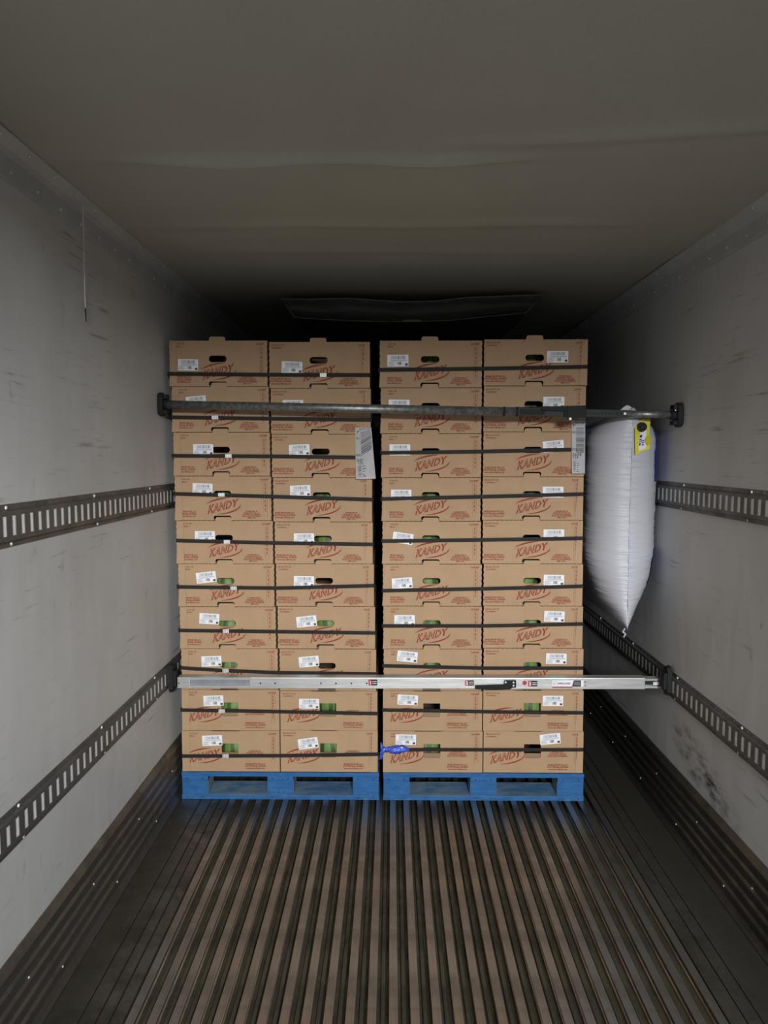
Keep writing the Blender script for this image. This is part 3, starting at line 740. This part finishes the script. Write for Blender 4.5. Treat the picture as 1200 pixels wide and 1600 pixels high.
# ------------------------------------------------------------ pallets
def pallet(px0, px1, label, marks):
    a, b = at(px0, 1230, D - .006), at(px1, 1230, D - .006); W = b.x - a.x; L = 1.22
    root = empty('wooden_pallet', (a.x, D - .006, .0)); tag(root, label, 'pallet', 'blue block pallets')
    bw = .133
    xs_ = (0.002, W * .5 - bw / 2, W - bw - .002); B = M['blue']
    for y in (0.0, L / 2 - .06, L - .12):
        me = bevbox('bb', 0, W, y, y + (.13 if y else .16), 0.0, .024, .002); o = obj('bottom_board', me, [B, M['worn_blue']], root)
        for f in me.polygons: f.material_index = 1 if f.normal.z > .9 else 0
    for x in xs_:
        for y in (.002, L / 2 - .06, L - .122):
            o = obj('block', bevbox('bl', x, x + bw, y, y + .12, .0242, .098, .003), B, root)
        obj('stringer_board', bevbox('sb', x, x + bw, .002, L, .0982, .121, .002), B, root)
    n = 7; gap = (L - 2 * .135 - 5 * .1) / 6; y = 0.0
    for k in range(n):
        w_ = .135 if k in (0, 6) else .1
        o = obj('deck_board', bevbox('db', 0, W, y, y + w_, .1212, .1435, .0025), B, root); y += w_ + gap
    # bare inner faces of the outer blocks
    for p, q in ((xs_[0] + bw, 1), (xs_[1], -1), (xs_[1] + bw, 1), (xs_[2], -1)):
        obj('bare_block_side', boxes('bs', [(min(p, p + q * .0008), max(p, p + q * .0008), .006, .118, .027, .096)]), M['worn'], root)
    for x in [c + bw / 2 for c in xs_]:
        bm = bmesh.new()
        for dx in (-.04, .04):
            for dz in (.0, ): tube(bm, (x + dx, -.0008, .110), (x + dx, .003, .110), .0030, n=8); tube(bm, (x + dx, -.0008, .012), (x + dx, .003, .012), .0030, n=8)
        obj('nail_heads', mesh('nail_heads', bm), M['darksteel'], root)['kind'] = 'stuff'
    if marks:
        bm = bmesh.new()
        def stroke(pts, r=.0012):
            P_ = [Vector((x, -.0005, z)) for x, z in pts]
            for p, q in zip(P_, P_[1:]): tube(bm, p, q, r, n=5)
        cx, cz = xs_[1] + .035, .052
        stroke([(cx + .004, cz + .040), (cx - .010, cz + .018), (cx - .016, cz - .004), (cx - .012, cz - .020), (cx, cz - .024), (cx + .012, cz - .018), (cx + .014, cz - .006), (cx + .004, cz + .002), (cx - .010, cz - .003)])
        cx += .052
        stroke([(cx + .018 * math.cos(R(k)), cz - .010 + .014 * math.sin(R(k))) for k in range(20, 340, 20)])
        o = obj('chalk_marks', mesh('chalk_marks', bm), M['chalk'], root); o['label'] = 'handwritten pale 60'
    return root
pallet(284, 592.5, 'blue wooden block pallet under the left stack of cartons', True)
pallet(598.5, 912.5, 'blue wooden block pallet under the right stack of cartons', False)

# ------------------------------------------------------------ upper round load bar
A = atx(249, 632, XL + .001); B_ = atx(1064, 648.5, XR - .001)
ax = (B_ - A).normalized(); 
root = empty('load_bar', A); tag(root, 'round grey steel load bar braced across the upper part of the cartons', 'load bar')
def onbar(px):
    lo, hi = 0.0, (B_ - A).length
    for _ in range(40):
        m_ = (lo + hi) / 2; p = A + ax * m_; c = _rot.transposed() @ (p - cam.location); x = 600 + F * c.x / -c.z
        if x < px: lo = m_
        else: hi = m_
    return ax * lo
bm = bmesh.new(); tube(bm, onbar(255), onbar(808), .0205, n=28); obj('outer_tube', mesh('outer_tube', bm), M['galv'], root)
bm = bmesh.new()
for px in (786, 806): tube(bm, onbar(px), onbar(px + 3), .0222, n=28)
obj('tube_collar', mesh('tube_collar', bm), M['darksteel'], root)
bm = bmesh.new(); tube(bm, onbar(978), onbar(1052), .0165, n=24); obj('end_tube', mesh('end_tube', bm), M['galv'], root)
def bar_box(bm, p0, p1, y0, y1, z0, z1):
    a, b = onbar(p0), onbar(p1)
    vs = [bm.verts.new(p + Vector((0, y, z))) for p in (a, b) for y in (y0, y1) for z in (z0, z1)]
    for f in ((0, 1, 3, 2), (4, 6, 7, 5), (0, 4, 5, 1), (2, 3, 7, 6), (0, 2, 6, 4), (1, 5, 7, 3)): bm.faces.new([vs[i] for i in f])
bm = bmesh.new(); bar_box(bm, 800, 982, -.014, .014, -.0165, .0165); obj('rack_channel', mesh('rack_channel', bm), M['darksteel'], root)
bm = bmesh.new()
bar_box(bm, 846, 914, -.026, -.0145, .006, .026); bar_box(bm, 880, 914, -.028, -.0145, -.022, .008)
bar_box(bm, 884, 899, -.034, -.0285, -.032, .022); bar_box(bm, 844, 890, -.030, -.0265, .010, .020); bar_box(bm, 812, 850, -.019, -.0145, -.012, .012)
obj('ratchet_lever', mesh('ratchet_lever', bm), M['black'], root)
bm = bmesh.new()
k = 0
while 915 + k * 6 < 972:
    p = onbar(915 + k * 6); tube(bm, p + Vector((0, -.0145, 0)), p + Vector((0, -.016, 0)), .0042, n=8); k += 1
obj('rack_teeth', mesh('rack_teeth', bm), M['black'], root)['kind'] = 'stuff'
bm = bmesh.new()
for px, dz in ((974.5, 0), (888, -.030), (1050, .019)):
    p = onbar(px) + Vector((0, 0, dz)); tube(bm, p + Vector((0, -.036 if dz else -.014, 0)), p + Vector((0, -.040 if dz else -.019, 0)), .006 if dz <= 0 else .003, n=12)
obj('bolt', mesh('bolt', bm), M['rivet'], root)
def foot(center, s, name='rubber_foot'):
    """oval rubber pad against the wall, s = direction away from wall"""
    bm = bmesh.new(); n = 32; rings = []
    for x, k in ((0, .94), (.006, 1.0), (.018, 1.0), (.024, .9), (.026, .8)):
        rings.append([bm.verts.new((s * x, .036 * k * math.copysign(abs(math.cos(2 * math.pi * i / n)) ** .6, math.cos(2 * math.pi * i / n)),
                                   .056 * k * math.copysign(abs(math.sin(2 * math.pi * i / n)) ** .6, math.sin(2 * math.pi * i / n)))) for i in range(n)])
    for a, b in zip(rings, rings[1:]):
        for i in range(n): bm.faces.new((a[i], a[(i + 1) % n], b[(i + 1) % n], b[i]))
    bm.faces.new(rings[0]); bm.faces.new(rings[-1])
    box(bm, min(s * .024, s * .042), max(s * .024, s * .042), -.022, .022, .026, .046); box(bm, min(s * .024, s * .042), max(s * .024, s * .042), -.022, .022, -.046, -.026)
    tube(bm, (s * .02, 0, 0), (s * .05, 0, 0), .026, .022, 20)
    o = obj(name, mesh(name, bm), M['black'], root); o.location = center - root.location; return o
foot(A, 1); foot(B_, -1)

# ------------------------------------------------------------ lower aluminium beam
yl, yr = 3.440, 3.395
p0, p1 = at(277, 1067, yl - .022), at(1034, 1068.5, yr - .022)
root = empty('decking_beam', p0); tag(root, 'square aluminium decking beam hooked between the lower wall tracks', 'cargo beam')
dirv = (p1 - p0); Lb = dirv.length; root.rotation_euler = (0, -math.asin(dirv.z / Lb), math.atan2(dirv.y, dirv.x))
def bx(px):                     # distance along the beam seen at this pixel column
    lo, hi = -.1, Lb + .1
    for _ in range(40):
        m_ = (lo + hi) / 2; p = p0 + dirv.normalized() * m_; c = _rot.transposed() @ (p - cam.location); x = 600 + F * c.x / -c.z
        if x < px: lo = m_
        else: hi = m_
    return lo
H2 = 8.7 * U * .96
me = bevbox('beam_body', bx(390), bx(1008), 0, .052, -H2, H2, .0025); obj('beam_body', me, M['beam'], root)
obj('end_cap', bevbox('end_cap', bx(277), bx(297), .001, .050, -H2 * .98, H2 * .98, .002), M['beam'], root)
def inner(name, a, b, hh):
    bm = bmesh.new()
    box(bm, a, b, .004, .048, hh * .55, hh * .96); box(bm, a, b, .004, .048, -hh * .96, -hh * .55); 
    obj(name, mesh(name, bm), M['beam'], root)
    obj('channel_web', boxes('channel_web', [(a, b, .018, .048, -hh * .62, hh * .62), (a + .004, b, .0165, .0178, -.0015, .0)]), M['web'], root)
inner('inner_channel', bx(297), bx(390), H2); inner('end_tongue', bx(1008), bx(1034), H2 * .88)
obj('latch_plate', boxes('latch_plate', [(bx(1009), bx(1026), 0.0165, .0178, -.010, .009)]), M['darksteel'], root)
obj('latch_pin', boxes('latch_pin', [(bx(1021), bx(1031), .004, .0074, -.008, .007)]), M['rivet'], root)
bm = bmesh.new()
for px in (407, 430, 501.5, 525, 549, 573): tube(bm, (bx(px), -.0006, -.001), (bx(px), .0005, -.001), .0042, n=12)
for dz in (-.009, .008): tube(bm, (bx(914.5), -.0006, dz), (bx(914.5), .0005, dz), .0028, n=10)
tube(bm, (bx(279.5), -.0006, -.002), (bx(279.5), .0012, -.002), .0035, n=10)
obj('peg_holes', mesh('peg_holes', bm), M['black'], root)['kind'] = 'stuff'
# lever
P = [(742, 1075.5), (742, 1070.5), (787, 1069), (787, 1064), (790, 1062.8), (806, 1062.8), (806, 1073), (800, 1073.5), (796, 1076), (770, 1077)]
lp = [(bx(x), -(y - 1068) * U) for x, y in P]
me = panel('latch_lever', [lp], .010); o = obj('latch_lever', me, M['black'], root); o.location = (0, -.0106, 0)
bm = bmesh.new()
for px, py in ((789.5, 1065), (801.8, 1065.3), (801.8, 1070)): tube(bm, (bx(px), -.0125, -(py - 1068) * U), (bx(px), -.0108, -(py - 1068) * U), .0045, n=12)
obj('lever_bolts', mesh('lever_bolts', bm), M['rivet'], root)
# stickers
def sticker(px0, px1, py0, py1, num):
    lp = rrect(bx(px0), bx(px1), -(py1 - 1067.7) * U, -(py0 - 1067.7) * U, .002, 3)
    o = obj('sticker', panel('sticker', [lp], .0004), M['black'], root); o.location = (0, -.0006, 0)
    x, z0, z1 = bx(px0), lp[0][1], -(py0 - 1067.7) * U
    w_ = bx(px1) - x; h_ = (py1 - py0) * U
    parts = [(panel('q', [rect(x + .001, x + w_ * .38, z0 + .001, z1 - .001)], 0), 0, 0)]
    if num == '2' or num == '3' or num == '1':
        parts.append((text_mesh(num, .024, x + w_ * .07, z0 + h_ * .20, 'LEFT', .0006, res=3), 1, -.0004))
    for k, zf in enumerate((.60, .26)):
        n = 5
        for i in range(n):
            a = x + w_ * (.45 + .10 * i); parts.append((panel('q', [rect(a, a + w_ * .075, z0 + h_ * zf, z0 + h_ * (zf + .14))], 0), 1, 0))
    so = obj('sticker_print', join_meshes('sticker_print', parts), [M['redlabel'], M['paper']], o); so.location = (0, -.0003, 0)
sticker(576, 589.5, 1062, 1071, '1'); sticker(726.5, 740.5, 1063, 1071, '2'); sticker(825, 839.5, 1063.5, 1072, '3')
bm = bmesh.new(); tube(bm, (bx(819.7), -.001, .0036), (bx(819.7), .0005, .0036), .0105, n=24); o = obj('round_sticker', mesh('round_sticker', bm), M['redlabel'], root)
x0, x1 = bx(863), bx(911.5); z0, z1 = -(1072 - 1067.7) * U, -(1062.8 - 1067.7) * U; w_ = x1 - x0
o = obj('brand_sticker', panel('brand_sticker', [rect(x0, x1, z0, z1)], .0004), M['paper'], root); o.location = (0, -.0006, 0)
parts = [(panel('q', [[(x0 + w_ * .63, z0), (x0 + w_ * .92, z0), (x0 + w_ * .92, z1), (x0 + w_ * .69, z1)]], 0), 0, 0),
         (text_mesh('SAVE-A-LOAD', .0135, x0 + w_ * .175, z0 + .011, 'LEFT', .0005, sx=.72, res=2), 0, -.0003),
         (panel('q', [rect(x0 + .004, x0 + w_ * .15, z0 + .006, z0 + .0072)], 0), 2, 0), (panel('q', [rect(x0 + .004, x0 + w_ * .15, z1 - .0062, z1 - .005)], 0), 2, 0),
         (panel('q', [rect(x0 + .004, x0 + .0055, z0 + .006, z1 - .005)], 0), 2, 0), (panel('q', [rect(x0 + w_ * .14, x0 + w_ * .15, z0 + .006, z1 - .005)], 0), 2, 0),
         (panel('q', [rect(x0 + w_ * .06, x0 + w_ * .10, z0 + .011, z1 - .011)], 0), 2, 0),
         (panel('q', [rect(x0, x0 + w_ * .64, z0 - .006, z0)], 0), 1, 0)]
for zf in (.3, .48, .66): parts.append((panel('q', [rect(x0 + w_ * .70, x0 + w_ * .88, z0 + (z1 - z0) * zf, z0 + (z1 - z0) * (zf + .07))], 0), 2, -.0003))
so = obj('brand_lettering', join_meshes('brand_lettering', parts), [M['ink'], M['redlabel'], M['ink_grey']], o); so.location = (0, -.0004, 0)
# hooked end brackets in the tracks
def bracket(X, s, px, py):
    c = atx(px, py, X + s * .018)
    me = bmesh.new(); n = 10
    outline = [(-.030, -.055), (-.012, -.075), (.012, -.075), (.030, -.050), (.030, .050), (.018, .066), (-.018, .066), (-.030, .050)]
    a = [me.verts.new((s * .0, y, z)) for y, z in outline]; b = [me.verts.new((s * .020, y * .9, z * .92)) for y, z in outline]
    me.faces.new(a); me.faces.new(b)
    for i in range(8): me.faces.new((a[i], a[(i + 1) % 8], b[(i + 1) % 8], b[i]))
    box(me, min(s * .0195, s * .034), max(s * .0195, s * .034), -.020, .020, -.040, .036)
    o = obj('end_bracket', mesh('end_bracket', me), M['black'], root)
    o.matrix_parent_inverse = (Matrix.Translation(root.location) @ root.rotation_euler.to_matrix().to_4x4()).inverted()
    o.location = (X + s * .0145, c.y, c.z); return o
bracket(XL, 1, 267, 1058); bracket(XR, -1, 1045, 1062)
o = obj('tongue_link', boxes('tongue_link', [(Lb - .002, Lb + .030, .010, .036, -.014, .012)]), M['black'], root)

# ------------------------------------------------------------ air bag between the load and the right wall
BX, T = 1.148, .168
tip = at(977, 985, 3.375); topz = at(985, 637, 3.42).z
BY0, BY1 = 3.375, 4.42; BZ0, BZ1 = tip.z, topz
def bag_half(u, v):
    gu = max(0.0, 1 - (1 - min(1.0, min(u, 1 - u) / .21)) ** 2.1) ** .5
    lo = min(1.0, (v / .36)) ; lo = math.sin(lo * math.pi / 2) ** .82
    hi = min(1.0, ((1 - v) / .16)); hi = math.sin(hi * math.pi / 2) ** .7
    return T * gu * lo * hi
def bag_pt(u, v, side):
    pinch = .10 * math.sin(math.pi * v) ** .7
    y = BY0 + pinch * (1 - 2 * u) * (1 if u < .5 else 1) + (BY1 - BY0) * u if False else BY0 + (BY1 - BY0) * u
    z = BZ0 + (BZ1 - BZ0) * v
    y += .055 * math.sin(math.pi * v) * (1 - u) ** 2 * (1 if v < 1 else 0) * 0.4
    h = bag_half(u, v)
    wr = .0040 * noise.noise(Vector((u * 3 + side * 9, v * 60, 1.3))) + .0026 * noise.noise(Vector((u * 9 + side * 5, v * 150, 4.1)))
    wr += .006 * noise.noise(Vector((u * 4, v * 12, side * 3.0)))
    lean = .010 * math.sin(v * 3.0)
    x = BX + side * max(0, h + wr * min(1, h / .02)) + lean * 0.3
    x -= .012 * (1 - u) ** 12
    x = min(x, XR - .016); x = max(x, BX - T - .004)
    y += wr * .8 * (1 - u)
    return Vector((x, y, z))
root = empty('dunnage_air_bag', (BX, BY0, BZ0)); tag(root, 'white woven dunnage air bag wedged between the cartons and right wall', 'air bag')
bm = bmesh.new(); NU, NV = 60, 300
us = [(i / NU) ** 1.6 for i in range(NU + 1)]
for side in (-1, 1):
    g = [[bm.verts.new(bag_pt(u, j / NV, side) - root.location) for u in us] for j in range(NV + 1)]
    for j in range(NV):
        for i in range(NU): bm.faces.new((g[j][i], g[j][i + 1], g[j + 1][i + 1], g[j + 1][i]) if side > 0 else (g[j][i], g[j + 1][i], g[j + 1][i + 1], g[j][i + 1]))
bmesh.ops.remove_doubles(bm, verts=bm.verts, dist=.0004)
obj('bag_skin', mesh('bag_skin', bm), M['poly'], root, True)
bm = bmesh.new()      # sewn seam down the front edge
sp = [bag_pt(0, j / 60, 1) - root.location + Vector((0, -.0015, 0)) for j in range(2, 60)]
for a, b in zip(sp, sp[1:]): tube(bm, a, b, .0016, n=6, cap=False)
obj('front_seam', mesh('front_seam', bm), M['poly'], root)
def bag_patch(name, u0, u1, v0, v1, mat, off=.0018):
    bm = bmesh.new(); nu, nv = 16, 50
    g = [[None] * (nu + 1) for _ in range(nv + 1)]
    for j in range(nv + 1):
        for i in range(nu + 1):
            u, v = u0 + (u1 - u0) * i / nu, v0 + (v1 - v0) * j / nv
            p = bag_pt(u, v, 1); p.x += off; g[j][i] = bm.verts.new(p + Vector((0, -off, 0)) - root.location)
    for j in range(nv):
        for i in range(nu): bm.faces.new((g[j][i], g[j][i + 1], g[j + 1][i + 1], g[j + 1][i]))
    return obj(name, mesh(name, bm, False), mat, root, True)
vv = lambda py: (at(1010, py, 3.50).z - BZ0) / (BZ1 - BZ0)
o = bag_patch('printed_panel', .07, .6, vv(752), vv(672), M['navy'], .0032); o['label'] = 'upper navy printed panel'
o = bag_patch('printed_panel', .10, .6, vv(915), vv(857), M['navy'], .0032); o['label'] = 'lower navy printed panel'
# twisted tie at the bottom tip, corner ear at the top
bm = bmesh.new()
pts = [at(x, y, 3.374) - root.location for x, y in ((976.5, 982), (974.5, 985), (973, 987.5), (975.5, 989), (977.5, 991), (975.5, 993.5), (974.5, 996))]
for a, b in zip(pts, pts[1:]): tube(bm, a, b, .0045, .0035, 8)
obj('tie_string', mesh('tie_string', bm), M['poly'], root)
bm = bmesh.new()
ear = [(966, 643), (971, 639), (979, 632.5), (983, 633.5), (993, 641), (996, 646), (966, 648)]
f = [bm.verts.new(at(x, y, 3.40) - root.location) for x, y in ear]; b = [bm.verts.new(at(x, y, 3.50) - root.location + Vector((0, 0, -.01))) for x, y in ear]
bm.faces.new(f); bm.faces.new(b[::-1])
for i in range(len(ear)): bm.faces.new((f[i], f[(i + 1) % 7], b[(i + 1) % 7], b[i]))
bmesh.ops.bevel(bm, geom=bm.edges[:], offset=.003, segments=2, affect='EDGES')
obj('top_corner', mesh('top_corner', bm), M['poly'], root)
# yellow tag with filler valve
tg = [(1003, 654.5), (1016.5, 654.5), (1015.3, 668), (1014.5, 680), (1017.5, 684.5), (1017, 689), (1015, 694), (1015, 701), (992.5, 710.5), (992, 670), (998, 660)]
def tagmesh(pts, y0, name, thick=.0012):
    bm = bmesh.new()
    f = [bm.verts.new(at(x, y, y0 + (x - 992) * .0016) - root.location) for x, y in pts]; b = [bm.verts.new(v.co + Vector((0, thick, 0))) for v in f]
    bm.faces.new(f); bm.faces.new(b[::-1])
    for i in range(len(f)): bm.faces.new((f[i], f[(i + 1) % len(f)], b[(i + 1) % len(f)], b[i]))
    return mesh(name, bm)
YT = 3.372
tgo = obj('yellow_tag', tagmesh(tg, YT, 'yellow_tag'), M['yellow'], root); tgo['label'] = 'yellow warning tag with white centre'
o = obj('tag_print', tagmesh([(1000.5, 676), (1004, 671), (1010, 660), (1010, 676), (1009, 700.5), (998, 705), (998.3, 684)], YT - .0016, 'tp', .0006), M['paper'], tgo)
bm = bmesh.new()
for (x0, x1, y0, y1) in ((999.5, 1003.5, 680, 684), (999, 1003, 686, 688), (998.5, 1007, 689, 690.5), (998.5, 1001, 692, 696), (1002, 1007, 692, 693.5), (1003, 1006, 695, 697)):
    f = [bm.verts.new(at(x, y + (x - 1000) * -.25, YT - .0024 + (x - 992) * .0016) - root.location) for x, y in ((x0, y0), (x1, y0), (x1, y1), (x0, y1))]; bm.faces.new(f)
obj('tag_lettering', mesh('tag_lettering', bm, False), M['navy'], tgo)
c = at(1004.7, 667, YT - .012) - root.location
bm = bmesh.new(); tube(bm, c + Vector((0, .004, 0)), c + Vector((0, .018, 0)), .021, .023, 24); tube(bm, c, c + Vector((0, .0135, 0)), .016, .0185, 16); tube(bm, c - Vector((0, .002, 0)), c, .010, .012, 14)
obj('filler_valve', mesh('filler_valve', bm), M['black'], root)
o = obj('valve_cap', tagmesh([(1009.5, 682.5), (1013, 680.5), (1016.5, 683), (1018, 688), (1016, 693), (1012.5, 695.5), (1009, 692), (1008.3, 687)], YT - .010, 'vc', .006), M['yellow2'], root)

# ------------------------------------------------------------ fabric air duct on the ceiling beyond the load
YD = 3.95
root = empty('air_duct', (0, YD, ZC - .03)); tag(root, 'dark fabric air duct hanging under the ceiling behind the cartons', 'air duct')
top = [(440, 467), (480, 468), (520, 467), (545, 466.5), (580, 469), (630, 472), (680, 471), (725, 465.5), (790, 463), (848, 461)]
bot = [(460, 496), (500, 499), (560, 502), (640, 503), (700, 501), (760, 495), (822, 489)]
def pl(pts, f):
    x = pts[0][0] + (pts[-1][0] - pts[0][0]) * f
    for a, b in zip(pts, pts[1:]):
        if x <= b[0] + 1e-6: return (x, a[1] + (b[1] - a[1]) * (x - a[0]) / (b[0] - a[0]))
bm = bmesh.new(); N = 48
def strip(bm, g):
    for a, b in zip(g, g[1:]):
        for i in range(len(a) - 1): bm.faces.new((a[i], a[i + 1], b[i + 1], b[i]))
tp = [at(*pl(top, i / N), YD) - root.location for i in range(N + 1)]; bt = [at(*pl(bot, i / N), YD - .02) - root.location for i in range(N + 1)]
mouth = [[bm.verts.new(a.lerp(b, j / 8) + Vector((0, .05 * math.sin(math.pi * j / 8) + .01 * noise.noise(Vector((i * .2, j * .5, 0))), 0))) for i, (a, b) in enumerate(zip(tp, bt))] for j in range(9)]
strip(bm, mouth)
low = [[bm.verts.new(b + Vector((0, k * .4, .012 * math.sin(k * 2 + i * .2)))) for i, b in enumerate(bt)] for k in range(9)]
strip(bm, low)
upp = [[bm.verts.new(Vector((b.x, b.y + k * .4 - .0, min(b.z + .01 * math.sin(i * .3) * (k > 0), -.004)))) for i, b in enumerate(tp)] for k in range(9)]
strip(bm, upp)
bmesh.ops.remove_doubles(bm, verts=bm.verts, dist=.0005)
obj('duct_cloth', mesh('duct_cloth', bm), M['fabric'], root, True)
bm = bmesh.new()
for a, b in zip(tp, tp[1:]): tube(bm, a + Vector((0, -.004, 0)), b + Vector((0, -.004, 0)), .0045, n=6, cap=False)
for a, b in zip(bt, bt[1:]): tube(bm, a + Vector((0, -.004, 0)), b + Vector((0, -.004, 0)), .0028, n=6, cap=False)
for pa, pb in ((tp[0], bt[0]), (tp[-1], bt[-1])): tube(bm, pa, pb, .0035, n=6)
obj('duct_hem', mesh('duct_hem', bm), M['hem'], root)
p = at(644, 501, YD - .03) - root.location; 
obj('pull_loop', boxes('pull_loop', [(p.x - .048, p.x + .048, p.y, p.y + .004, p.z - .007, p.z + .005)]), M['hem'], root)

# ------------------------------------------------------------ thread hanging from the cove, left wall
root = empty('hanging_thread', (XL + .054, 2.5, ZC - .02)); tag(root, 'thin pale thread hanging down the left wall from the ceiling trim', 'thread')
pts = [atx(x, y, XL + .014 + .035 * f) - root.location for x, y, f in ((129.5, 320, 1), (130, 345, .8), (131, 380, .4), (131.5, 420, .2), (132.5, 460, .1), (133.5, 482, .1))]
bm = bmesh.new()
for a, b in zip(pts, pts[1:]): tube(bm, a, b, .0016, n=6)
obj('thread_strand', mesh('thread_strand', bm), M['paper'], root)
bm = bmesh.new(); tube(bm, pts[-1], atx(134.5, 503, XL + .016) - root.location, .0024, .0015, n=6); obj('frayed_end', mesh('frayed_end', bm), M['darksteel'], root)
